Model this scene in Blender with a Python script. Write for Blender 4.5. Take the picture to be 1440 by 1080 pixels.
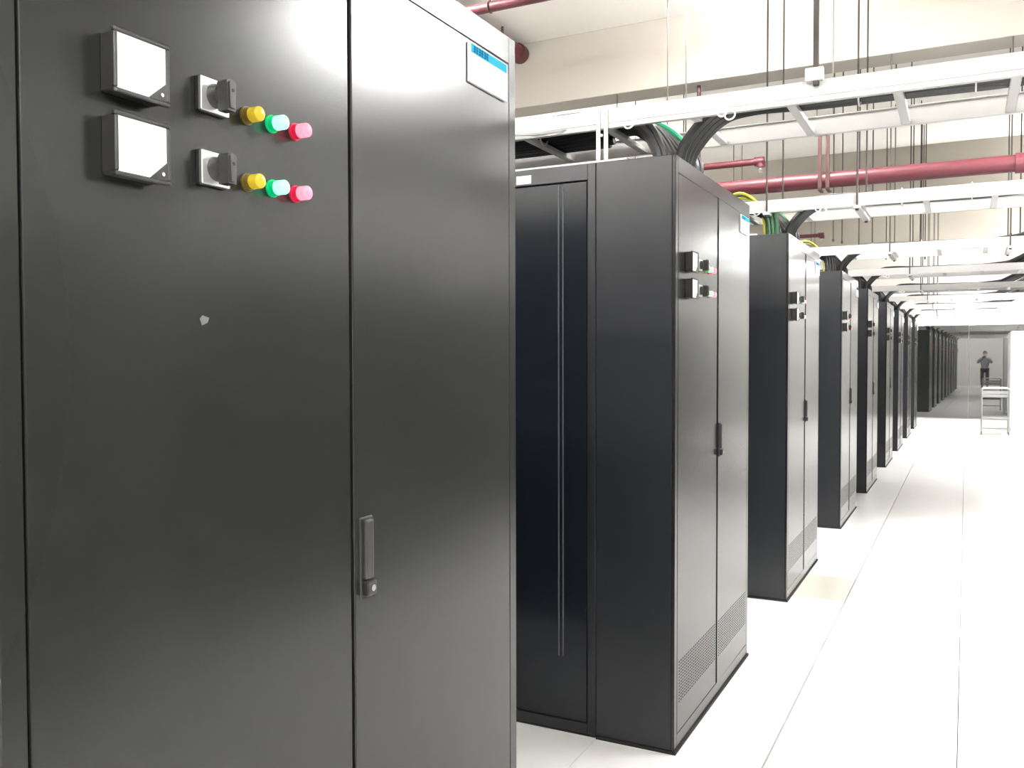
import bpy, bmesh, math, random
from mathutils import Vector, Matrix
random.seed(7)
R = math.radians
scene = bpy.context.scene
for o in list(bpy.data.objects):
    bpy.data.objects.remove(o)
C = scene.collection

# ---------------------------------------------------------------- camera
FPX = 1245.2
YAW, PITCH, ROLL = R(-27.163), R(-1.6625), R(-0.1313)
CAM = Vector((0.9423, 0.0, 1.4625))
fwd = Vector((math.sin(YAW)*math.cos(PITCH), math.cos(YAW)*math.cos(PITCH), math.sin(PITCH)))
rgt = Vector((math.cos(YAW), -math.sin(YAW), 0))
upv = rgt.cross(fwd)
r2 = rgt*math.cos(ROLL) + upv*math.sin(ROLL)
u2 = upv*math.cos(ROLL) - rgt*math.sin(ROLL)
cd = bpy.data.cameras.new('camera')
cd.sensor_width = 36.0
cd.lens = FPX/1440*36.0
cd.clip_start = 0.02
cd.clip_end = 200
cam = bpy.data.objects.new('camera', cd)
m = Matrix(((r2.x, u2.x, -fwd.x, CAM.x), (r2.y, u2.y, -fwd.y, CAM.y), (r2.z, u2.z, -fwd.z, CAM.z), (0, 0, 0, 1)))
cam.matrix_world = m
C.objects.link(cam)
scene.camera = cam

# ---------------------------------------------------------------- world, exposure, lamps
w = bpy.data.worlds.new('world')
scene.world = w
w.use_nodes = True
w.node_tree.nodes['Background'].inputs[0].default_value = (1, 0.98, 0.95, 1)
w.node_tree.nodes['Background'].inputs[1].default_value = 0.3
vs = scene.view_settings
vs.view_transform = 'Standard'
vs.look = 'None'
vs.gamma = 1
vs.use_curve_mapping = False
vs.exposure = 2.08
LAMP_STRENGTH = 62.0          # ceiling batten tubes
LAMPS_AISLE = [(2.0, y, 3.3) for y in (-2.6, 0.4, 4.2, 6.7, 14.4, 16.4, 18.2, 20.0, 21.8)]  # sixth and eighth are extras, added to strengthen glare on the third cabinet
LAMPS_SLAB = [(-0.5, 6.6, 4.32), (-3.0, 5.0, 4.32), (-1.2, -0.9, 4.32), (-3.6, 11.5, 4.32), (-3.2, -2.6, 4.32)]  # third and last, behind the camera, added to brighten cabinet and rack sides

# ---------------------------------------------------------------- materials
MATS = {}
def mat(name, col, rough=0.5, metal=0.0, ior=1.5, emit=None, es=0.0, noise=0.0, nscale=30.0, bump=0.0, bscale=200.0, coat=0.0, stretch=None, rvar=0.0):
    if name in MATS:
        return MATS[name]
    M = bpy.data.materials.new(name)
    M.use_nodes = True
    nt = M.node_tree
    b = nt.nodes['Principled BSDF']
    b.inputs['Base Color'].default_value = (*col, 1)
    b.inputs['Roughness'].default_value = rough
    b.inputs['Metallic'].default_value = metal
    b.inputs['IOR'].default_value = ior
    if coat:
        b.inputs['Coat Weight'].default_value = coat
        b.inputs['Coat Roughness'].default_value = 0.1
    if emit:
        b.inputs['Emission Color'].default_value = (*emit, 1)
        b.inputs['Emission Strength'].default_value = es
    tc = None
    if noise or bump or rvar:
        tc = nt.nodes.new('ShaderNodeTexCoord')
        mp = nt.nodes.new('ShaderNodeMapping')
        if stretch:
            mp.inputs['Scale'].default_value = stretch
        nt.links.new(tc.outputs['Object'], mp.inputs['Vector'])
    if noise or rvar:
        n = nt.nodes.new('ShaderNodeTexNoise')
        n.inputs['Scale'].default_value = nscale
        n.inputs['Detail'].default_value = 4
        nt.links.new(mp.outputs['Vector'], n.inputs['Vector'])
        if noise:
            cr = nt.nodes.new('ShaderNodeValToRGB')
            cr.color_ramp.elements[0].position = 0.3
            cr.color_ramp.elements[1].position = 0.7
            cr.color_ramp.elements[0].color = (*[c*(1-noise) for c in col], 1)
            cr.color_ramp.elements[1].color = (*[min(1, c*(1+noise)) for c in col], 1)
            nt.links.new(n.outputs['Fac'], cr.inputs['Fac'])
            nt.links.new(cr.outputs['Color'], b.inputs['Base Color'])
        if rvar:
            mr = nt.nodes.new('ShaderNodeMapRange')
            mr.inputs['To Min'].default_value = rough-rvar
            mr.inputs['To Max'].default_value = rough+rvar
            nt.links.new(n.outputs['Fac'], mr.inputs['Value'])
            nt.links.new(mr.outputs['Result'], b.inputs['Roughness'])
    if bump:
        n2 = nt.nodes.new('ShaderNodeTexNoise')
        n2.inputs['Scale'].default_value = bscale
        n2.inputs['Detail'].default_value = 2
        nt.links.new(mp.outputs['Vector'], n2.inputs['Vector'])
        bp = nt.nodes.new('ShaderNodeBump')
        bp.inputs['Strength'].default_value = bump
        bp.inputs['Distance'].default_value = 0.002
        nt.links.new(n2.outputs['Fac'], bp.inputs['Height'])
        nt.links.new(bp.outputs['Normal'], b.inputs['Normal'])
    MATS[name] = M
    return M

mat('black_paint', (0.015, 0.0155, 0.0155), 0.235)
mat('side_paint', (0.014, 0.015, 0.018), 0.33)
mat('rack_paint', (0.007, 0.0085, 0.013), 0.17)
mat('rib_highlight', (0.05, 0.052, 0.058), 0.25)  # paler than the door paint, standing in for light caught on the ridges
mat('seam_dark', (0.008, 0.008, 0.008), 0.7)
mat('black_plastic', (0.022, 0.022, 0.022), 0.38)
mat('knob_plastic', (0.045, 0.045, 0.045), 0.3)
mat('plate_metal', (0.62, 0.62, 0.62), 0.3, metal=0.7)
mat('meter_white', (0.92, 0.92, 0.92), 0.12)
mat('meter_ink', (0.3, 0.3, 0.3), 0.5)
mat('screw_steel', (0.6, 0.6, 0.6), 0.25, metal=1.0)
mat('lamp_yellow', (0.42, 0.30, 0.015), 0.25, emit=(1, 0.75, 0.05), es=0.06)
mat('lamp_yellow_base', (0.16, 0.11, 0.02), 0.3)
mat('lamp_green', (0.1, 0.8, 0.35), 0.2, emit=(0.25, 1.0, 0.5), es=0.5)
mat('lamp_green_base', (0.0, 0.3, 0.1), 0.25, emit=(0.0, 0.8, 0.25), es=0.08)
mat('lamp_red', (0.8, 0.05, 0.1), 0.2, emit=(1.0, 0.2, 0.25), es=0.5)
mat('lamp_red_base', (0.4, 0.01, 0.04), 0.25, emit=(0.9, 0.02, 0.08), es=0.07)
mat('label_white', (0.9, 0.9, 0.9), 0.3)
mat('label_blue', (0.03, 0.27, 0.38), 0.8, ior=1.15)
mat('label_ink', (0.003, 0.035, 0.15), 0.8, ior=1.15)
mat('scuff', (0.12, 0.12, 0.12), 0.7)
mat('tray_white', (0.56, 0.555, 0.54), 0.38)
mat('rod_zinc', (0.075, 0.066, 0.06), 0.7, ior=1.3)
mat('cable_black', (0.018, 0.018, 0.02), 0.42)
mat('cable_green', (0.02, 0.30, 0.14), 0.4)
mat('cable_dark_green', (0.03, 0.12, 0.05), 0.4)
mat('cable_yellow', (0.62, 0.55, 0.03), 0.4)
mat('cable_silver', (0.6, 0.6, 0.6), 0.35, metal=0.5)
mat('tie_white', (0.85, 0.85, 0.85), 0.4)
mat('pipe_red', (0.10, 0.017, 0.025), 0.42)
mat('hanger_red', (0.065, 0.022, 0.022), 0.5)
mat('chrome', (0.75, 0.75, 0.75), 0.15, metal=1.0)
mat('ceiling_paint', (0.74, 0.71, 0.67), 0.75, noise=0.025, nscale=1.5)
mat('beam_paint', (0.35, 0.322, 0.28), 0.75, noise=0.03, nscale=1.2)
mat('wall_paint', (0.80, 0.79, 0.75), 0.6, noise=0.015, nscale=2)
mat('partition_paint', (0.52, 0.52, 0.50), 0.6, noise=0.015, nscale=2)
mat('tile_white', (0.88, 0.88, 0.87), 0.30, noise=0.015, nscale=8, rvar=0.04)
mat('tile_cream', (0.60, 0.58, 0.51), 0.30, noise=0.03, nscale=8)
mat('tile_gap', (0.012, 0.012, 0.012), 0.8)
mat('glass_dark', (0.012, 0.013, 0.013), 0.015, ior=2.35)
mat('joint_grey', (0.30, 0.30, 0.30), 0.5)
mat('unit_dark', (0.10, 0.10, 0.105), 0.5)
mat('unit_grille', (0.03, 0.03, 0.03), 0.6)
mat('steel_light', (0.36, 0.36, 0.36), 0.35, metal=0.4)
mat('unit_white', (0.86, 0.86, 0.85), 0.35)
mat('lamp_tube', (1, 1, 1), 0.4, emit=(1.0, 0.99, 0.972), es=LAMP_STRENGTH)
mat('lamp_housing', (0.85, 0.85, 0.85), 0.4)
mat('skin', (0.55, 0.36, 0.27), 0.5)
mat('shirt', (0.30, 0.31, 0.33), 0.8)
mat('trousers', (0.02, 0.02, 0.025), 0.8)
mat('hair', (0.012, 0.01, 0.01), 0.5)
mat('mask_white', (0.85, 0.85, 0.85), 0.8)
mat('phone_black', (0.01, 0.01, 0.01), 0.2)
mat('rubber', (0.16, 0.16, 0.16), 0.6)

# ---------------------------------------------------------------- mesh helpers
class MB:
    """collects shapes into one bmesh"""
    def __init__(s):
        s.bm = bmesh.new()
        s.smooth = False
    def box(s, x0, x1, y0, y1, z0, z1, bev=0.0, seg=1):
        r = bmesh.ops.create_cube(s.bm, size=1.0)
        vs_ = r['verts']
        for v in vs_:
            v.co = Vector((x0+(v.co.x+0.5)*(x1-x0), y0+(v.co.y+0.5)*(y1-y0), z0+(v.co.z+0.5)*(z1-z0)))
        if bev:
            es = set()
            for v in vs_:
                es.update(v.link_edges)
            bmesh.ops.bevel(s.bm, geom=list(es), offset=bev, segments=seg, profile=0.5, affect='EDGES')
        return s
    def cyl(s, p0, p1, r0, r1=None, n=16):
        p0, p1 = Vector(p0), Vector(p1)
        r1 = r0 if r1 is None else r1
        d = (p1-p0)
        q = Vector((0, 0, 1)).rotation_difference(d.normalized()).to_matrix().to_4x4()
        mt = Matrix.Translation((p0+p1)/2) @ q
        bmesh.ops.create_cone(s.bm, cap_ends=True, segments=n, radius1=r0, radius2=r1, depth=d.length, matrix=mt)
        s.smooth = True
        return s
    def sphere(s, c, r, sc=(1, 1, 1), n=12):
        mt = Matrix.Translation(Vector(c)) @ Matrix.Diagonal((*sc, 1))
        bmesh.ops.create_uvsphere(s.bm, u_segments=n*2, v_segments=n, radius=r, matrix=mt)
        s.smooth = True
        return s
    def prism(s, pts, axis, a, b):
        """polygon pts extruded along an axis ('x','y','z') from a to b"""
        def mk(p, t):
            if axis == 'x': return (t, p[0], p[1])
            if axis == 'y': return (p[0], t, p[1])
            return (p[0], p[1], t)
        va = [s.bm.verts.new(mk(p, a)) for p in pts]
        vb = [s.bm.verts.new(mk(p, b)) for p in pts]
        n = len(pts)
        s.bm.faces.new(va)
        s.bm.faces.new(list(reversed(vb)))
        for i in range(n):
            s.bm.faces.new((va[i], vb[i], vb[(i+1) % n], va[(i+1) % n]))
        return s
    def tube(s, pts, r, n=8, closed=False):
        pts = [Vector(p) for p in pts]
        rings = []
        N = len(pts)
        prev = None
        for i, p in enumerate(pts):
            if closed:
                t = pts[(i+1) % N]-pts[i-1]
            else:
                t = pts[min(i+1, N-1)]-pts[max(i-1, 0)]
            t.normalize()
            if prev is None:
                ref = Vector((0, 0, 1)) if abs(t.z) < 0.9 else Vector((1, 0, 0))
                a = t.cross(ref).normalized()
            else:
                a = (prev - t*prev.dot(t)).normalized()
            prev = a
            b = t.cross(a)
            rr = r[i] if isinstance(r, (list, tuple)) else r
            rings.append([s.bm.verts.new(p + a*math.cos(2*math.pi*k/n)*rr + b*math.sin(2*math.pi*k/n)*rr) for k in range(n)])
        L = N if closed else N-1
        for i in range(L):
            A, B = rings[i], rings[(i+1) % N]
            for k in range(n):
                s.bm.faces.new((A[k], A[(k+1) % n], B[(k+1) % n], B[k]))
        if not closed:
            s.bm.faces.new(list(reversed(rings[0])))
            s.bm.faces.new(rings[-1])
        s.smooth = True
        return s
    def build(s, name, material, parent=None, loc=None, sharp=40):
        bmesh.ops.recalc_face_normals(s.bm, faces=s.bm.faces)
        me = bpy.data.meshes.new(name)
        if s.smooth:
            for f in s.bm.faces:
                f.smooth = True
            for e in s.bm.edges:
                if len(e.link_faces) == 2 and e.calc_face_angle(0) > R(sharp):
                    e.smooth = False
        s.bm.to_mesh(me)
        s.bm.free()
        me.materials.append(MATS[material])
        o = bpy.data.objects.new(name, me)
        C.objects.link(o)
        if parent is not None:
            o.parent = parent
        if loc is not None:
            o.location = loc
        return o

def empty(name, loc, rz=0.0):
    o = bpy.data.objects.new(name, None)
    o.empty_display_size = 0.1
    C.objects.link(o)
    o.location = loc
    o.rotation_euler = (0, 0, rz)
    return o

def tag(o, label=None, cat=None, group=None, kind=None):
    if label: o['label'] = label
    if cat: o['category'] = cat
    if group: o['group'] = group
    if kind: o['kind'] = kind
    return o

def dup(root, parent=None):
    c = root.copy()
    C.objects.link(c)
    c.parent = parent
    for ch in list(root.children):
        dup(ch, c)
    return c

def smooth_path(ctrl, n=8):
    """Catmull-Rom through control points"""
    P = [Vector(p) for p in ctrl]
    P = [P[0]*2-P[1]] + P + [P[-1]*2-P[-2]]
    out = []
    for i in range(1, len(P)-2):
        for k in range(n):
            t = k/n
            a, b, c, d = P[i-1], P[i], P[i+1], P[i+2]
            out.append(0.5*((2*b)+(c-a)*t+(2*a-5*b+4*c-d)*t*t+(3*b-a-3*c+d)*t**3))
    out.append(P[-2])
    return out

# ---------------------------------------------------------------- room shell
XL, XR, YB, YE, ZC = -5.5, 3.1, -4.2, 23.62, 4.6
XO, ZP = 6.6, 2.9          # outer right wall; height of the white partition along the aisle
tag(MB().box(XL-0.2, XO+0.2, YB-0.2, YE+0.4, -0.25, -0.03).build('floor', 'tile_gap'), kind='structure')
floor = bpy.data.objects['floor']
TX0, TY0, TS, GAP = 0.312-0.616*3, 3.745-0.616*4, 0.616, 0.003
proto = None
NX, NY = 8, 36
for i in range(NX):
    for j in range(NY):
        x0, y0 = TX0+i*TS, TY0+j*TS
        if x0+TS > XR or y0+TS > YE:
            continue
        if proto is None:
            proto = MB().box(GAP/2, TS-GAP/2, GAP/2, TS-GAP/2, -0.03, 0.0, 0.0008).build('floor_tile', 'tile_white', floor)
            proto.location = (x0, y0, 0)
            continue
        t = proto.copy()
        C.objects.link(t)
        t.location = (x0-(0.004 if i <= 2 else 0), y0, 0)
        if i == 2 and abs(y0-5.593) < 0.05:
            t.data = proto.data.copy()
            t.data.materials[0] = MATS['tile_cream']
rest = MB()
xs = [TX0+i*TS for i in range(-7, 12)]
ys = [TY0+j*TS for j in range(-11, 40)]
for x0 in xs:
    for y0 in ys:
        i = round((x0-TX0)/TS); j = round((y0-TY0)/TS)
        if 0 <= i < NX and 0 <= j < NY and x0+TS <= XR and y0+TS <= YE:
            continue
        a0, a1, b0, b1 = max(x0+GAP/2, XL), min(x0+TS-GAP/2, XR), max(y0+GAP/2, YB), min(y0+TS-GAP/2, YE)
        if a1-a0 > 0.02 and b1-b0 > 0.02:
            rest.box(a0, a1, b0, b1, -0.03, 0.0)
tag(rest.build('floor_tile_remainder', 'tile_white', floor), kind='stuff')

ceil = tag(MB().box(XL-0.2, XO+0.2, YB-0.2, YE+0.4, ZC, ZC+0.2).build('ceiling', 'ceiling_paint'), kind='structure')
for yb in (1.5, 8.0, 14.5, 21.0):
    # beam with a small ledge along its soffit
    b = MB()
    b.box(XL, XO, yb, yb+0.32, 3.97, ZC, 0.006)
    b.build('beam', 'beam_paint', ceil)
tag(MB().box(XL-0.2, XL, YB-0.2, YE+0.4, -0.03, ZC).build('wall_left', 'wall_paint'), kind='structure')
tag(MB().box(XR, XR+0.12, YB, YE, -0.03, ZP).build('wall_right', 'partition_paint'), kind='structure')
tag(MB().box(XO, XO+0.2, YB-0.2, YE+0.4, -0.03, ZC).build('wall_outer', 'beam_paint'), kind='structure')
tag(MB().box(XL, XO, YB-0.2, YB, -0.03, ZC).build('wall_back', 'wall_paint'), kind='structure')
GT = 2.235      # top of the glazed opening
we = MB()
we.box(XL, XO, YE, YE+0.3, GT, ZC)
we.box(XL, -0.16, YE, YE+0.3, -0.03, GT)
we.box(2.75, XO, YE, YE+0.3, -0.03, GT)
we.box(-0.16, 2.75, YE+0.2, YE+0.3, -0.03, GT)
tag(we.build('wall_end', 'wall_paint'), kind='structure')

# ---------------------------------------------------------------- lamps
def ceiling_lamp(loc, along, label, group):
    t = empty('batten_lamp', loc)
    tag(t, label, 'lamp', group)
    def bx(a0, a1, b0, b1, z0, z1, bev):
        q = MB()
        if along == 'y': q.box(b0, b1, a0, a1, z0, z1, bev)
        else: q.box(a0, a1, b0, b1, z0, z1, bev)
        return q
    bx(-0.62, 0.62, -0.03, 0.03, 0.022, 0.07, 0.006).build('housing', 'lamp_housing', t)
    for s in (-1, 0, 1):
        q = MB()
        if along == 'y': q.cyl((0.075*s, -0.59, 0), (0.075*s, 0.59, 0), 0.016, n=12)
        else: q.cyl((-0.59, 0.075*s, 0), (0.59, 0.075*s, 0), 0.016, n=12)
        q.build('tube', 'lamp_tube', t)
        if s == 0:
            continue
        e = MB()
        a = 0.6*s
        if along == 'y': e.box(-0.1, 0.1, a-0.012, a+0.012, -0.02, 0.03, 0.003)
        else: e.box(a-0.012, a+0.012, -0.1, 0.1, -0.02, 0.03, 0.003)
        e.build('end_cap', 'lamp_housing', t)
    if loc[2] < ZC:
        for s in (-0.45, 0.45):
            q = MB()
            p = (0, s, 0.07) if along == 'y' else (s, 0, 0.07)
            q.cyl(p, (p[0], p[1], ZC-loc[2]), 0.004, n=8)
            q.build('hanger_rod', 'rod_zinc', t)
    return t
for i, L in enumerate(LAMPS_AISLE):
    ceiling_lamp(L, 'y', 'white three-tube batten lamp over the aisle, %s counting from the camera end' % ['first', 'second', 'third', 'fourth', 'fifth', 'sixth', 'seventh', 'eighth', 'ninth'][i], 'batten lamps over the aisle')
for L, wh in zip(LAMPS_SLAB, ('over the gap between second and third cabinets', 'over the racks left of the second cabinet', 'over the racks left of the nearest cabinet, added to brighten the cabinet sides', 'over the racks left of the fifth cabinet', 'in the back left corner of the room, added to brighten the rack doors')):
    ceiling_lamp(L, 'x', 'white batten lamp close under the ceiling ' + wh, 'batten lamps on the slab')

# ---------------------------------------------------------------- power cabinets
H = 2.2
D = 0.31
def make_cabinet(W):
    """end-of-row power cabinet; local origin at the near aisle-side bottom corner; aisle face is x = 0"""
    t = empty('power_cabinet', (0, 0, 0))
    S = W/2                                    # seam between the two doors
    fr = 0.033
    b = MB()
    b.box(-D, -0.012, 0, W, 0.012, H, 0.003)                       # carcass
    b.build('body', 'side_paint', t)
    f = MB()
    f.box(-0.013, 0, 0, fr, 0.012, H, 0.002)
    f.box(-0.013, 0, W-fr, W, 0.012, H, 0.002)
    f.box(-0.013, 0, fr-0.001, W-fr+0.001, 2.138, H, 0.002)
    f.box(-0.013, 0, fr-0.001, W-fr+0.001, 0.012, 0.064, 0.002)
    f.build('front_frame', 'black_paint', t)
    MB().box(-D+0.002, 0.006, -0.004, W+0.004, 0, 0.012).build('plinth', 'seam_dark', t)
    MB().box(-0.0115, -0.008, fr, W-fr, 0.064, 2.138).build('door_gap', 'seam_dark', t)
    g = 0.0022
    d1 = MB().box(-0.008, 0.0006, fr+g, S-g, 0.064+g, 2.138-g, 0.002, 2).build('door', 'black_paint', t)
    d2 = MB().box(-0.008, 0.0006, S+g, W-fr-g, 0.064+g, 2.138-g, 0.002, 2).build('door', 'black_paint', t)
    hinge = W-fr-g
    d2.data.transform(Matrix.Translation((0, -hinge, 0)))
    d2.data.transform(Matrix.Rotation(R(0.35), 4, 'Z'))
    d2.data.transform(Matrix.Translation((0, hinge, 0)))
    # vent slots low on each door
    for d, ya, yb in ((d1, fr+0.03, S-0.03), (d2, S+0.03, W-fr-0.03)):
        v = MB()
        n = 22
        for i in range(n):
            y = ya+(yb-ya)*i/(n-1)
            for k in range(14):
                z = 0.178+k*0.0115
                ox = 0.0 if d is d1 else (hinge-y)*math.tan(R(0.35))
                v.box(0.0004+ox, 0.0012+ox, y-0.006, y+0.006, z-0.0022, z+0.0022)
        tag(v.build('vent_slots', 'seam_dark', d), kind='stuff')
    # swing handle on the far door
    hd = MB().box(0, 0.0065, S+0.016, S+0.054, 1.04, 1.185, 0.002).build('handle', 'black_plastic', t)
    MB().box(0.005, 0.014, S+0.024, S+0.046, 1.075, 1.18, 0.003, 2).build('lever', 'knob_plastic', hd)
    MB().box(0.005, 0.018, S+0.022, S+0.048, 1.046, 1.072, 0.003, 2).build('lock_block', 'black_plastic', hd)
    MB().cyl((0.017, S+0.035, 1.06), (0.0205, S+0.035, 1.06), 0.006, n=14).build('lock_cylinder', 'screw_steel', hd)
    # meters
    for zt in (1.863, 1.763):
        y0, y1, z0, z1 = S-0.492, S-0.408, zt-0.078, zt
        mt = MB()
        mt.box(0, 0.024, y0+0.003, y1-0.003, z0+0.003, z1-0.003, 0.002)
        e = 0.0055
        mt.box(0.022, 0.030, y0, y1, z1-e, z1, 0.0015)
        mt.box(0.022, 0.030, y0, y1, z0, z0+e, 0.0015)
        mt.box(0.022, 0.030, y0, y0+e, z0+e, z1-e, 0.0015)
        mt.box(0.022, 0.030, y1-e, y1, z0+e, z1-e, 0.0015)
        c = 0.027
        mt.prism([(y1-e, z0+e), (y1-e, z0+e+c*0.85), (y1-e-c, z0+e)], 'x', 0.022, 0.029)
        mo = mt.build('meter', 'black_plastic', t)
        MB().prism([(y0+e, z0+e), (y1-e-c, z0+e), (y1-e, z0+e+c*0.85), (y1-e, z1-e), (y0+e, z1-e)], 'x', 0.023, 0.0275).build('dial', 'meter_white', mo)
        MB().cyl((0.028, y1-e-0.008, z0+e+0.007), (0.0308, y1-e-0.008, z0+e+0.007), 0.0026, n=12).build('adjuster_screw', 'screw_steel', mo)
        MB().box(0.0274, 0.0279, y0+0.03, y0+0.052, z0+0.0195, z0+0.0203).build('needle', 'meter_ink', mo)
    # selector switches
    for zc in (1.826, 1.726):
        y0, y1, z0, z1 = S-0.341, S-0.287, zc-0.024, zc+0.024
        sw = MB().box(0, 0.010, y0, y1, z0, z1, 0.002).build('selector_switch', 'black_plastic', t)
        MB().box(0.0095, 0.0125, y0+0.001, y1-0.001, z0+0.001, z1-0.001, 0.001).build('face_plate', 'plate_metal', sw)
        yc = (y0+y1)/2
        MB().cyl((0.012, yc, zc), (0.026, yc, zc), 0.017, 0.015, 24).build('hub', 'knob_plastic', sw)
        k = MB()
        pr = []
        for a in range(13):
            an = R(180*a/12)
            pr.append((yc+math.cos(an)*0.009, zc+0.013+math.sin(an)*0.007))
        pr += [(yc-0.0075, zc-0.023), (yc+0.0075, zc-0.023)]
        k.prism(pr, 'x', 0.024, 0.045)
        bmesh.ops.bevel(k.bm, geom=[e for e in k.bm.edges if abs(e.verts[0].co.x-0.045) < 1e-5 and abs(e.verts[1].co.x-0.045) < 1e-5], offset=0.003, segments=2, affect='EDGES')
        k.build('knob', 'knob_plastic', sw)
        MB().cyl((0.0446, yc, zc+0.004), (0.0455, yc, zc+0.004), 0.0026, n=10).build('knob_screw', 'seam_dark', sw)
    # indicator lamps
    for zc in (1.818, 1.721):
        for dy, c in ((-0.243, 'yellow'), (-0.191, 'green'), (-0.139, 'red')):
            y = S+dy
            il = MB().cyl((0, y, zc), (0.012, y, zc), 0.0115, n=20).cyl((0.0, y, zc), (0.004, y, zc), 0.0135, n=20).build('indicator_lamp', 'lamp_%s_base' % c, t)
            q = MB()
            q.cyl((0.012, y, zc), (0.026, y, zc), 0.0108, n=20)
            q.sphere((0.026, y, zc), 0.0108, (0.45, 1, 1), 8)
            q.build('lens', 'lamp_%s' % c, il)
    # label holder top right
    la, lb, za, zb = S+0.403, S+0.574, 2.045, 2.128
    lh = MB().box(0.0, 0.008, la, lb, za, zb, 0.001).build('label_holder', 'label_white', t)
    MB().box(0.0078, 0.0086, la+0.004, lb-0.004, zb-0.021, zb-0.002).build('label_strip', 'label_blue', lh)
    ink = MB()
    for k in range(6):
        y = la+0.018+k*0.0115
        zz = zb-0.0115
        for s in (-0.0055, 0.0, 0.0055):
            ink.box(0.0084, 0.0089, y-0.0042, y+0.0042, zz+s-0.0008, zz+s+0.0008)
        ink.box(0.0084, 0.0089, y-0.0008, y+0.0008, zz-0.007, zz+0.007)
        ink.box(0.0084, 0.0089, y+(-0.004 if k % 2 else 0.003), y+(-0.003 if k % 2 else 0.004), zz-0.006, zz+0.006)
    ink.build('label_characters', 'label_ink', lh)
    return t

CABS = [(0.600, 1.857), (3.137, 4.360), (5.428, 6.660), (7.965, 9.185), (10.187, 11.41), (12.70, 13.92), (15.00, 16.22), (17.44, 18.66), (19.79, 21.01)]
CLABEL = ['large matte black power cabinet filling the left of the picture, nearest the camera',
          'second black power cabinet from the camera, its black side panel beside a server rack',
          'third black power cabinet from the camera, standing beside the cream floor tile',
          'fourth black power cabinet from the camera along the aisle',
          'fifth black power cabinet from the camera along the aisle',
          'sixth black power cabinet from the camera along the aisle',
          'seventh black power cabinet from the camera along the aisle',
          'eighth black power cabinet from the camera along the aisle',
          'ninth and farthest black power cabinet, nearest the dark glass']
c_first = make_cabinet(CABS[0][1]-CABS[0][0])
c_first.location = (0, CABS[0][0], 0)
tag(c_first, CLABEL[0], 'cabinet', 'power cabinets at the row ends')
# small scuff and mark on the nearest cabinet only
MB().prism([(0.296, 1.509), (0.306, 1.513), (0.309, 1.520), (0.297, 1.523), (0.292, 1.518)], 'x', 0.0003, 0.0009).build('scuff_mark', 'scuff', c_first)
c_std = make_cabinet(1.223)
for k in range(1, 9):
    c = c_std if k == 1 else dup(c_std)
    c.location = (0, CABS[k][0], 0)
    tag(c, CLABEL[k], 'cabinet', 'power cabinets at the row ends')

# ---------------------------------------------------------------- server racks behind each end cabinet
def make_rack():
    """0.6 m wide rack, local x from 0 (aisle side) to -0.6, depth along +y"""
    t = empty('server_rack', (0, 0, 0))
    W, Dp = 0.6, 1.2
    MB().box(-W+0.001, -0.001, 0.014, Dp-0.014, 0.012, H, 0.003).build('body', 'side_paint', t)
    for s, yy in ((1, 0.0), (-1, Dp)):
        def yr(a, b):
            return (yy+s*a, yy+s*b) if s > 0 else (yy+s*b, yy+s*a)
        f = MB()
        f.box(-0.034, -0.001, *yr(0, 0.015), 0.012, H, 0.002)
        f.box(-W+0.001, -W+0.034, *yr(0, 0.015), 0.012, H, 0.002)
        f.box(-W+0.033, -0.033, *yr(0, 0.015), 2.138, H, 0.002)
        f.box(-W+0.033, -0.033, *yr(0, 0.015), 0.012, 0.05, 0.002)
        f.build('front_frame', 'side_paint', t)
        MB().box(-W+0.034, -0.034, *yr(0.0125, 0.0135), 0.05, 2.138).build('door_gap', 'seam_dark', t)
        d = MB().box(-W+0.0375, -0.0375, *yr(0.003, 0.0125), 0.0535, 2.1345, 0.002).build('door', 'rack_paint', t)
        for xr in (-0.155, -0.137, -W+0.137, -W+0.155):
            MB().cyl((xr, yy+s*0.003, 0.3), (xr, yy+s*0.003, 2.13), 0.0036, n=12).build('door_rib', 'rib_highlight', d)
    MB().box(-W+0.004, -0.004, 0.006, Dp-0.006, 0, 0.012).build('plinth', 'seam_dark', t)
    MB().box(-0.335, -0.271, -0.0015, 0.0005, 2.146, 2.178).build('name_label', 'label_white', t)
    return t
NRACK = [4, 4, 3, 2, 2, 1, 1, 1, 1]
ORD = ['first', 'second', 'third', 'fourth', 'fifth', 'sixth', 'seventh', 'eighth', 'ninth']
POS = ['next to the end cabinet', 'second along from the end cabinet', 'third along from the end cabinet', 'fourth along from the end cabinet']
rack0 = make_rack()
used = False
for k in range(9):
    for n in range(NRACK[k]):
        r = rack0 if not used else dup(rack0)
        used = True
        r.location = (-D-0.6*n, CABS[k][0]+0.0, 0)
        tag(r, 'glossy black server rack in the %s row, %s' % (ORD[k], POS[n]), 'server rack', 'server racks in the rows')

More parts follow.
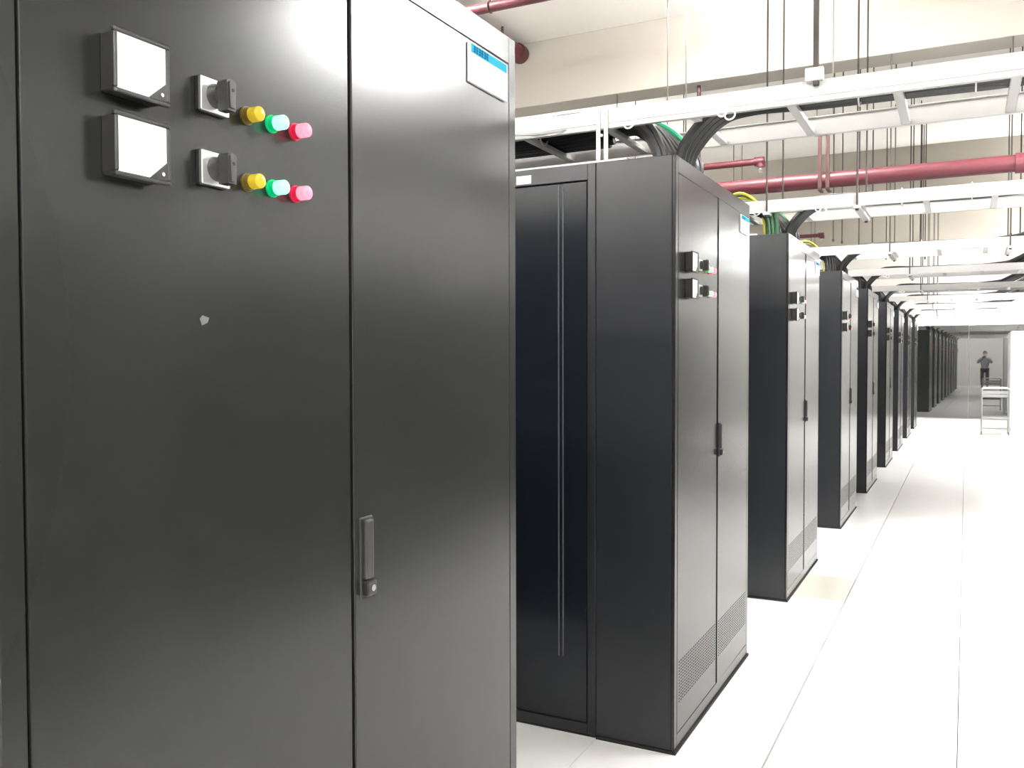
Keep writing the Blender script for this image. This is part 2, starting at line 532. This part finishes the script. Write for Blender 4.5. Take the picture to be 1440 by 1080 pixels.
# ---------------------------------------------------------------- ladder cable trays
ZB, ZT = 2.343, 2.410
TW = 0.50
XT0, XT1 = -3.6, XR
def make_tray(rods, posts):
    t = empty('cable_tray', (0, 0, 0))
    for s, y in ((1, 0.0), (-1, TW)):
        q = MB()
        q.box(XT0, XT1, min(y, y+s*0.004), max(y, y+s*0.004), ZB, ZT, 0.001)
        q.box(XT0, XT1, min(y, y+s*0.022), max(y, y+s*0.022), ZB-0.003, ZB, 0.0)
        q.box(XT0, XT1, min(y, y+s*0.022), max(y, y+s*0.022), ZT, ZT+0.003, 0.0)
        q.box(XT0, XT1, min(y-s*0.003, y), max(y-s*0.003, y), ZB+0.016, ZB+0.022)
        q.build('side_rail', 'tray_white', t)
    x = 0.385-0.344*11
    rp = None
    while x < XT1-0.1:
        if rp is None:
            rp = MB().box(-0.016, 0.016, 0.004, TW-0.004, ZB, ZB+0.018, 0.002).build('rung', 'tray_white', t)
            o = rp
        else:
            o = rp.copy(); C.objects.link(o); o.parent = t
        o.location = (x, 0, 0)
        x += 0.344
    for xr in rods:
        for y in (-0.012, TW+0.012):
            MB().cyl((xr, y, ZB-0.03), (xr, y, ZC), 0.0055, n=8).build('threaded_rod', 'rod_zinc', t)
        MB().box(xr-0.02, xr+0.02, -0.03, TW+0.03, ZB-0.022, ZB-0.003, 0.002).build('trapeze_bar', 'tray_white', t)
        for y in (-0.012, TW+0.012):
            MB().cyl((xr, y, ZB-0.032), (xr, y, ZB-0.022), 0.010, n=6).build('nut', 'rod_zinc', t)
    for xp in posts:
        for dx in (-0.0155, 0.0155):
            MB().box(xp+dx-0.0085, xp+dx+0.0085, -0.008, -0.003, H+0.002, ZT, 0.001).build('support_post', 'tray_white', t)
        MB().box(xp-0.05, xp+0.05, -0.03, 0.02, H, H+0.006, 0.001).build('support_foot', 'tray_white', t)
        MB().cyl((xp, -0.002, ZB-0.03), (xp, -0.013, ZB-0.03), 0.005, n=10).build('bolt', 'screw_steel', t)
        MB().cyl((xp-0.0155, -0.005, ZB-0.03), (xp+0.0155, -0.005, ZB-0.03), 0.003, n=8).build('bolt_bar', 'screw_steel', t)
    return t
def fittings(k):
    rods = [-2.04, 2.1]
    if k == 1: rods = [2.1, -1.9]
    if k == 2: rods = [-3.2, 2.1, -0.14, 0.371]
    if k == 3: rods += [0.364, 1.24]
    if k >= 4: rods += [0.40]
    return rods, ([-0.307, -1.5] if k <= 1 else [-1.5])
for k in range(9):
    rods, posts = fittings(k)
    t = make_tray(rods, posts)
    t.location = (0, CABS[k][0]+0.063, 0)
    tag(t, 'white ladder cable tray crossing the aisle above the %s cabinet row' % ORD[k], 'cable tray', 'ladder cable trays over the rows')
    # white strip along the top front edge of the row
    s = MB().box(-2.6, -0.19, 0, 0.03, H, H+0.010, 0.001).build('edging_strip', 'tray_white', None, (0, CABS[k][0]+0.012, 0))
    tag(s, 'thin white strip lying on the top edge of the %s cabinet row' % ORD[k], 'strip', 'white strips on the cabinet tops')
    if k <= 1:
        # strut that hangs the tray over the aisle
        q = MB().box(-0.009, 0.009, -0.022, -0.004, ZT-0.02, ZC, 0.001).build('strut', 'rod_zinc', t, (0.475, 0, 0))
        MB().box(0.44, 0.50, -0.026, -0.003, ZT-0.005, ZT+0.04, 0.003).build('strut_clamp', 'tray_white', t)

# ---------------------------------------------------------------- cables
def cable_bundle(name, label, k, specs, ties=()):
    t = empty(name, (0, CABS[k][0], 0))
    tag(t, label, 'cables', 'cable bundles on the trays')
    for path, r, m_ in specs:
        MB().tube(smooth_path(path, 6), r, 8).build('cable', m_, t)
    for c, rr, ax in ties:
        n = 18
        pts = []
        for i in range(n):
            a = 2*math.pi*i/n
            if ax == 'x': pts.append((c[0], c[1]+rr*math.cos(a), c[2]+rr*1.0*math.sin(a)))
            else: pts.append((c[0]+rr*math.cos(a), c[1]+rr*0.35*math.sin(a), c[2]+rr*math.sin(a)))
        MB().tube(pts, 0.0032, 6, closed=True).build('cable_tie', 'tie_white', t)
    return t
ZF = ZB+0.018
for k in range(9):
    big = k in (1,)
    # left bundle: along the tray, then down into the end cabinet's roof
    sp = []
    n = 9
    for i in range(n):
        y = 0.10+0.045*i
        r = 0.019+0.003*random.random()
        zz = ZF+r+0.002
        yd = 0.16+0.030*i
        jx = random.uniform(-0.03, 0.03)
        if i < 6:
            sp.append(([(-3.4, y, zz), (-1.9, y+random.uniform(-.006, .006), zz+.004), (-0.75, y, zz), (-0.36+jx, (y+yd)/2, zz+0.018), (-0.2+jx*.6, yd, zz-0.03), (-0.125+0.012*i, yd, 2.26), (-0.112+0.012*i, yd, 2.16)], r, 'cable_black'))
        else:
            sp.append(([(-3.4, y, zz), (-1.9, y, zz+.004), (-1.0, y+.004, zz), (-0.62+jx, y, zz+.0), (-0.42+jx, y, zz)], r, 'cable_black'))
        if i < 8:
            y2 = y+0.022
            sp.append(([(-3.4, y2, zz+.018), (-1.7, y2, zz+.02), (-0.9, y2+.008, zz+.016), (-0.45+jx, y2, zz+.03), (-0.2+jx*.5, yd+.01, zz+.0), (-0.11+0.011*i, yd+.015, 2.26), (-0.10+0.011*i, yd+.015, 2.16)], r*0.95, 'cable_black'))
    gm = {1: 'cable_green', 2: 'cable_dark_green'}.get(k, 'cable_black')
    sp.append(([(-3.4, 0.30, ZF+.045), (-1.2, 0.27, ZF+.045), (-0.5, 0.30, ZF+.055), (-0.2, 0.32, ZF+.05), (-0.06, 0.36, 2.30), (-0.03, 0.37, 2.16)], 0.013, gm))
    sp.append(([(-3.4, 0.24, ZF+.045), (-1.2, 0.21, ZF+.045), (-0.8, 0.09, ZF+.02), (-0.55, 0.05, ZF-.01), (-0.35, 0.14, ZF+.03), (-0.2, 0.16, ZF+.02)], 0.0035, 'cable_silver'))
    sp.append(([(-3.4, 0.22, ZF+.045), (-1.2, 0.19, ZF+.045), (-0.8, 0.06, ZF+.01), (-0.55, 0.03, ZF-.02), (-0.35, 0.12, ZF+.02), (-0.2, 0.15, ZF+.02)], 0.0035, 'cable_silver'))
    sp.append(([(-0.6, 0.40, ZF+.06), (-0.2, 0.42, ZF+.04), (-0.07, 0.44, 2.31), (-0.035, 0.44, 2.24), (-0.03, 0.44, 2.16)], 0.010, 'cable_yellow' if k < 4 else 'cable_black'))
    if k >= 2:
        for i in range(3 if k < 4 else 0):
            sp.append(([(-0.50-.05*i, 0.19+.02*i, ZF+.03), (-0.36, 0.18+.02*i, 2.49-.012*i), (-0.25+.01*i, 0.17+.02*i, 2.45-.01*i), (-0.185+.012*i, 0.155+.02*i, 2.34), (-0.165+.014*i, 0.15+.02*i, 2.16)], 0.008 if k == 2 else 0.006, 'cable_yellow' if i != 1 else 'cable_dark_green'))
        for i in range(3):
            sp.append(([(-0.9, 0.12+.02*i, ZF+.06), (-0.30, 0.13+.02*i, ZF+.06), (-0.16+.022*i, 0.12, ZF), (-0.130+.022*i, 0.12, 2.16)], 0.012, 'cable_dark_green' if k == 2 else 'cable_black'))
    ties = [((-0.62, 0.20, ZF+.02), 0.04, 'x'), ((-0.2, 0.06, 2.345), 0.018, 'z'), ((-1.05, 0.2, ZF+.02), 0.04, 'x')]
    cable_bundle('cable_bundle', 'black cables and green wire on the left half of the %s tray' % ORD[k], k, sp, ties)
    # right bundle: down from the wall, along the aisle tray, then into the cabinet roof
    sp = []
    for i in range(5):
        y = 0.13+0.045*i
        r = 0.021
        zz = ZF+r+0.002+(0.03 if i == 4 else 0)
        if i == 4: y = 0.21
        jx = 0.03*i
        sp.append(([(XO-0.02, y+.1, 3.25+.03*i), (4.0, y+.1, 3.18+.03*i), (3.1, y+.1, 3.12+.03*i), (2.3+jx, y+.06, 2.95+.03*i), (1.75+jx, y+.02, 2.66), (1.36+jx, y, zz+.06), (1.15, y, zz), (0.75, y+random.uniform(-.008, .008), zz-.002), (0.45, y, zz+.002), (0.22, y+.01, zz+.012), (0.09, y+.03, zz-.012), (0.0-.02, y+.05, 2.27), (-0.05, y+.06, 2.16)], r, 'cable_black'))
    ties = [((0.16, 0.03, 2.335), 0.016, 'z'), ((0.185, 0.04, 2.325), 0.018, 'z'), ((0.6, 0.19, ZF+.03), 0.05, 'x'), ((0.96, 0.19, ZF+.03), 0.05, 'x')]
    cable_bundle('cable_bundle', 'black cables on the right half of the %s tray over the aisle' % ORD[k], k, sp, ties)

# ---------------------------------------------------------------- red fire pipes
def pipe_hanger(t, p, r, material='rod_zinc', rr=0.006):
    MB().cyl((p[0], p[1], p[2]+r), (p[0], p[1], ZC), rr, n=8).build('hanger_rod', material, t)
    pts = [(p[0], p[1]+(r+0.004)*math.cos(2*math.pi*i/20), p[2]+(r+0.004)*math.sin(2*math.pi*i/20)) for i in range(20)]
    MB().tube(pts, 0.006, 6, closed=True).build('pipe_ring', material, t)
t = empty('fire_main_pipe', (0, 0, 0))
tag(t, 'thick red fire main pipe crossing high above the third cabinet', 'pipe')
MB().cyl((XL, 7.5, 2.882), (XR, 7.5, 2.882), 0.063, n=28).build('pipe_run', 'pipe_red', t)
for x in (-2.6, 1.29):
    MB().cyl((x-0.045, 7.5, 2.882), (x+0.045, 7.5, 2.882), 0.074, n=28).build('coupling', 'pipe_red', t)
for x in (-0.115, -0.055):
    MB().box(x-0.014, x+0.014, 7.43, 7.45, 2.80, 3.24, 0.001).box(x-0.014, x+0.014, 7.43, 7.57, 2.795, 2.81, 0.001).build('hanger_channel', 'hanger_red', t)
MB().box(-0.16, 0.0, 7.425, 7.465, 3.23, 3.26, 0.002).build('hanger_head', 'hanger_red', t)
for x in (-0.14, -0.02):
    MB().cyl((x, 7.445, 3.26), (x, 7.445, ZC), 0.005, n=8).build('hanger_rod', 'rod_zinc', t)
pipe_hanger(t, (-3.0, 7.5, 2.882), 0.063, 'hanger_red', 0.012)
pipe_hanger(t, (2.2, 7.5, 2.882), 0.063, 'hanger_red', 0.012)
def sprinkler_branch(y, z, r, xend, xh, label):
    t = empty('sprinkler_branch', (0, y, z))
    tag(t, label, 'pipe', 'sprinkler branch pipes')
    MB().cyl((XL, 0, 0), (xend-0.02, 0, 0), r, n=18).build('pipe_run', 'pipe_red', t)
    MB().cyl((xend-0.055, 0, 0), (xend+0.03, 0, 0), r*1.35, n=18).cyl((xend, 0, 0), (xend, 0, -0.052), r*1.25, n=18).build('elbow', 'pipe_red', t)
    h = MB().cyl((xend, 0, -0.052), (xend, 0, -0.066), 0.013, n=12).build('sprinkler_head', 'chrome', t)
    MB().tube([(xend-0.012, 0, -0.064), (xend-0.014, 0, -0.08), (xend, 0, -0.092), (xend+0.014, 0, -0.08), (xend+0.012, 0, -0.064)], 0.003, 6).build('frame_arm', 'chrome', h)
    MB().cyl((xend, 0, -0.092), (xend, 0, -0.095), 0.016, n=14).build('deflector', 'chrome', h)
    MB().cyl((xh, 0, r), (xh, 0, 3.97-z), 0.018, n=10).build('hanger_rod', 'hanger_red', t)
    MB().box(xh-0.03, xh+0.03, -r-0.006, r+0.006, r-0.004, r+0.018, 0.003).build('pipe_clamp', 'hanger_red', t)
    return t
sprinkler_branch(8.12, 3.22, 0.030, -0.715, -1.28, 'thin red sprinkler branch pipe ending in an elbow above the second cabinet')
sprinkler_branch(14.62, 3.38, 0.030, -1.09, -1.75, 'thin red sprinkler branch pipe ending in an elbow above the third cabinet')
t = empty('fire_pipe', (0, 0, 0))
tag(t, 'red pipe under the ceiling at the top edge beside the nearest cabinet', 'pipe')
MB().cyl((XL, 5.6, 3.965), (-0.35, 5.6, 3.955), 0.036, n=20).build('pipe_run', 'pipe_red', t)
pipe_hanger(t, (-2.1, 5.6, 3.96), 0.036, 'hanger_red', 0.008)
t = empty('fire_pipe', (0, 0, 0))
tag(t, 'dark red pipe end meeting the beam just right of the nearest cabinet', 'pipe')
MB().cyl((-3.05, 4.6, 4.49), (-3.05, 8.0, 4.49), 0.075, n=22).build('pipe_run', 'pipe_red', t)
MB().cyl((-3.05, 7.90, 4.49), (-3.05, 7.99, 4.49), 0.092, n=22).build('sleeve', 'hanger_red', t)

# thin free-hanging rods of other services above the far rows
for i, (x, y, zb) in enumerate([(-0.26, 9.4, 2.62), (-0.20, 9.6, 2.62), (-0.07, 9.9, 2.6), (0.06, 9.9, 2.6), (0.02, 12.2, 2.7), (0.42, 12.0, 2.7), (0.46, 12.4, 2.7), (1.30, 9.6, 2.6), (1.39, 9.9, 2.6), (-1.2, 6.9, 3.0), (-1.05, 6.9, 3.0)]):
    t = empty('hanger_rod', (x, y, 0))
    tag(t, 'thin grey threaded rod hanging from the ceiling over the far rows', 'rod', 'loose hanger rods')
    MB().cyl((0, 0, zb), (0, 0, ZC), 0.006, n=8).build('rod_shaft', 'rod_zinc', t)
    MB().cyl((0, 0, zb+0.01), (0, 0, zb+0.03), 0.012, n=6).build('nut', 'rod_zinc', t)

# ---------------------------------------------------------------- far end: dark glass partition
gp = empty('glass_partition', (0, 23.6, 0))
tag(gp, 'dark reflecting glass partition closing the far end of the aisle', 'partition')
def pane(x0, x1, ang):
    o = MB().box(0, x1-x0, -0.006, 0.006, 0.02, GT-0.015, 0.001).build('pane', 'glass_dark', gp)
    o.location = (x0, -0.012, 0)
    o.rotation_euler = (0, 0, R(ang))
    return o
pane(-0.12, 0.985, -0.70)
pane(0.995, 2.72, -0.86)
MB().box(-0.16, 2.75, -0.02, 0.03, GT-0.02, GT, 0.002).build('head_rail', 'tray_white', gp)
MB().box(-0.16, 2.75, -0.02, 0.03, 0.0, 0.02, 0.002).build('sill_rail', 'steel_light', gp)
MB().box(0.987, 0.993, -0.030, 0.0, 0.02, GT-0.02, 0.001).build('joint_strip', 'joint_grey', gp)

# ---------------------------------------------------------------- white cabinet and cart at the far right
t = empty('white_cabinet', (1.715, 19.95, 0))
tag(t, 'tall plain white cabinet at the far right edge behind the cart', 'cabinet')
MB().box(0, 0.95, 0, 1.3, 0.06, 1.97, 0.02, 3).build('body', 'unit_white', t)
MB().box(0.02, 0.93, 0.02, 1.28, 0, 0.06).build('plinth', 'unit_white', t)
MB().box(-0.004, 0.002, 0.04, 0.64, 0.1, 1.93, 0.002).build('door', 'unit_white', t)
MB().box(-0.004, 0.002, 0.66, 1.26, 0.1, 1.93, 0.002).build('door', 'unit_white', t)

for i, y in enumerate((-3.6, 0.1, 3.7, 7.3, 10.4)):
    u = empty('air_conditioner', (2.36, y, 0))
    tag(u, 'dark grey air conditioning unit along the right wall, %s from the camera end' % ORD[i], 'air conditioner', 'air conditioners along the right wall')
    wd = 2.5
    MB().box(0, 0.72, 0, wd, 0.08, 2.0, 0.008, 2).build('body', 'unit_dark', u)
    MB().box(0.03, 0.70, 0.02, wd-0.02, 0, 0.08).build('plinth', 'unit_grille', u)
    for n in range(3):
        d_ = MB().box(-0.012, 0.001, 0.02+n*wd/3, (n+1)*wd/3-0.02, 0.12, 1.96, 0.003).build('door', 'unit_dark', u)
        for q in range(8):
            MB().box(-0.016, -0.011, 0.08+n*wd/3, (n+1)*wd/3-0.08, 0.2+q*0.045, 0.225+q*0.045, 0.002).build('louvre', 'unit_grille', d_)

t = empty('trolley', (1.435, 19.1, 0))
tag(t, 'small two-tier metal trolley on castors in front of the dark glass', 'trolley')
w2, d2 = 0.225, 0.2
for z, nm in ((0.70, 'top_shelf'), (0.29, 'lower_shelf')):
    q = MB().box(-w2, w2, -d2, d2, z, z+0.012, 0.002)
    q.box(-w2, w2, -d2, -d2+0.006, z, z+0.05, 0.001).box(-w2, w2, d2-0.006, d2, z, z+0.05, 0.001)
    q.box(-w2, -w2+0.006, -d2, d2, z, z+0.05, 0.001).box(w2-0.006, w2, -d2, d2, z, z+0.05, 0.001)
    q.build(nm, 'steel_light', t)
for sx in (-1, 1):
    for sy in (-1, 1):
        MB().cyl((sx*w2, sy*d2, 0.09), (sx*w2, sy*d2, 0.80), 0.013, n=12).build('leg', 'steel_light', t)
        cst = MB().box(sx*w2-0.016, sx*w2+0.016, sy*d2-0.02, sy*d2+0.02, 0.06, 0.095, 0.003).build('castor', 'steel_light', t)
        MB().cyl((sx*w2-0.012, sy*d2+0.012, 0.034), (sx*w2+0.012, sy*d2+0.012, 0.034), 0.034, n=18).build('wheel', 'rubber', cst)
for sy in (-1, 1):
    MB().tube(smooth_path([(-w2, sy*d2, 0.78), (-w2, sy*d2, 0.845), (-w2+0.035, sy*d2, 0.875), (0, sy*d2, 0.878), (w2-0.035, sy*d2, 0.875), (w2, sy*d2, 0.845), (w2, sy*d2, 0.78)], 5), 0.013, 10).build('guard_rail', 'steel_light', t)
    MB().box(-w2, w2, sy*d2-0.006, sy*d2+0.006, 0.775, 0.815, 0.002).build('side_bar', 'steel_light', t)
for sx in (-1, 1):
    MB().box(sx*w2-0.006, sx*w2+0.006, -d2, d2, 0.80, 0.83, 0.002).build('end_bar', 'steel_light', t)
MB().box(-w2, w2, -0.012, 0.012, 0.10, 0.12, 0.002).build('brace', 'steel_light', t)

# ---------------------------------------------------------------- the photographer, seen mirrored in the dark glass
def skin_mesh(name, verts, edges, radii, root, material, parent, sub=2):
    me = bpy.data.meshes.new(name)
    me.from_pydata(verts, edges, [])
    me.materials.append(MATS[material])
    o = bpy.data.objects.new(name, me)
    C.objects.link(o)
    o.parent = parent
    md = o.modifiers.new('skin', 'SKIN')
    for i, v in enumerate(me.skin_vertices[0].data):
        r = radii[i]
        v.radius = r if isinstance(r, tuple) else (r, r)
        v.use_root = (i == root)
    sd = o.modifiers.new('sub', 'SUBSURF')
    sd.levels = sub
    sd.render_levels = sub
    md.use_smooth_shade = True
    return o
pl = CAM + Vector((0.006, -0.012, 0)) - fwd*0.03        # phone centre just behind the lens
pe = empty('person', (1.0, -0.50, 0))
tag(pe, 'person in grey shirt and black trousers raising a phone, mirrored in the dark glass', 'person')
o0 = Vector(pe.location)
def L(p): return tuple(Vector(p)-o0)
hl = pl - r2*0.085 + Vector((0, 0, -0.03)) - fwd*0.015
hr = pl + r2*0.085 + Vector((0, 0, -0.03)) - fwd*0.015
V = [(1.0, -0.50, 0.92), (1.0, -0.50, 1.10), (1.0, -0.48, 1.32), (1.0, -0.48, 1.42), (1.0, -0.47, 1.50),
     (0.81, -0.48, 1.36), (0.69, -0.32, 1.20), tuple(hl-fwd*0.08-Vector((0, 0, 0.05))), tuple(hl),
     (1.19, -0.48, 1.36), (1.29, -0.28, 1.20), tuple(hr-fwd*0.08-Vector((0, 0, 0.05))), tuple(hr),
     (0.90, -0.50, 0.86), (0.89, -0.47, 0.48), (0.89, -0.51, 0.10), (0.88, -0.36, 0.045),
     (1.10, -0.50, 0.86), (1.11, -0.47, 0.48), (1.11, -0.51, 0.10), (1.12, -0.36, 0.045), (1.0, -0.46, 1.60)]
E_ = [(0, 1), (1, 2), (2, 3), (3, 4), (2, 5), (5, 6), (6, 7), (7, 8), (2, 9), (9, 10), (10, 11), (11, 12), (0, 13), (13, 14), (14, 15), (15, 16), (0, 17), (17, 18), (18, 19), (19, 20), (4, 21)]
RD = [(0.15, 0.11), (0.14, 0.10), (0.16, 0.11), 0.07, 0.055, 0.06, 0.045, 0.032, 0.03, 0.06, 0.045, 0.032, 0.03, 0.085, 0.06, 0.042, 0.04, 0.085, 0.06, 0.042, 0.04, 0.085]
body = skin_mesh('body', [L(v) for v in V], E_, RD, 0, 'skin', pe)
# clothes
sv = [V[i] for i in (1, 2, 3, 5, 6, 9, 10, 7, 11)]
skin_mesh('shirt', [L((1.0, -0.50, 0.90))]+[L(v) for v in sv], [(0, 1), (1, 2), (2, 3), (2, 4), (4, 5), (2, 6), (6, 7), (5, 8), (7, 9)], [(0.18, 0.135), (0.165, 0.125), (0.185, 0.13), 0.075, 0.078, 0.062, 0.078, 0.062, 0.045, 0.045], 1, 'shirt', pe)
tv = [V[i] for i in (0, 13, 14, 15, 17, 18, 19)]
skin_mesh('trousers', [L(v) for v in tv], [(0, 1), (1, 2), (2, 3), (0, 4), (4, 5), (5, 6)], [(0.165, 0.125), 0.105, 0.08, 0.065, 0.105, 0.08, 0.065], 0, 'trousers', pe)
for sx in (-1, 1):
    skin_mesh('shoe', [L((1.0+sx*0.11, -0.54, 0.05)), L((1.0+sx*0.115, -0.42, 0.05)), L((1.0+sx*0.12, -0.31, 0.035))], [(0, 1), (1, 2)], [0.05, 0.05, 0.035], 1, 'trousers', pe)
hd = MB().sphere((0, 0, 0), 0.1, (0.82, 0.95, 1.2), 12).build('head', 'skin', pe)
hd.location = L((1.0, -0.45, 1.62))
MB().sphere((0, -0.018, 0.03), 0.108, (0.84, 0.92, 1.08), 12).build('hair', 'hair', hd)
MB().sphere((0, 0.045, -0.045), 0.078, (1.0, 0.8, 0.85), 10).build('face_mask', 'mask_white', hd)
for sx in (-1, 1):
    MB().sphere((sx*0.032, 0.088, 0.012), 0.011, (1, 0.6, 0.7), 6).build('eye', 'hair', hd)
    MB().sphere((sx*0.083, 0.0, -0.005), 0.028, (0.4, 0.7, 1.1), 8).build('ear', 'skin', hd)
# fingers closed on the phone's edges
for hnd, s in ((hl, 1), (hr, -1)):
    for f in range(4):
        base = hnd + Vector((0, 0, 0.035-0.02*f)) - fwd*0.005
        p1 = base + r2*(s*0.012) + fwd*0.010
        p2 = base + r2*(s*0.026) + fwd*0.006
        skin_mesh('finger', [L(base), L(p1), L(p2)], [(0, 1), (1, 2)], [0.009, 0.0085, 0.007], 0, 'skin', pe, 1)
    b0 = hnd + Vector((0, 0, 0.01)) - fwd*0.012
    skin_mesh('thumb', [L(b0), L(b0+r2*(s*0.02)-fwd*0.012), L(b0+r2*(s*0.045)-fwd*0.004+Vector((0, 0, 0.012)))], [(0, 1), (1, 2)], [0.012, 0.0105, 0.009], 0, 'skin', pe, 1)
ph = MB().box(-0.076, 0.076, -0.036, 0.036, -0.004, 0.004, 0.003, 2).build('phone', 'phone_black', None)
ph.matrix_world = Matrix(((r2.x, u2.x, -fwd.x, pl.x), (r2.y, u2.y, -fwd.y, pl.y), (r2.z, u2.z, -fwd.z, pl.z), (0, 0, 0, 1)))
tag(ph, 'black phone held up sideways in both hands of the mirrored person', 'phone')
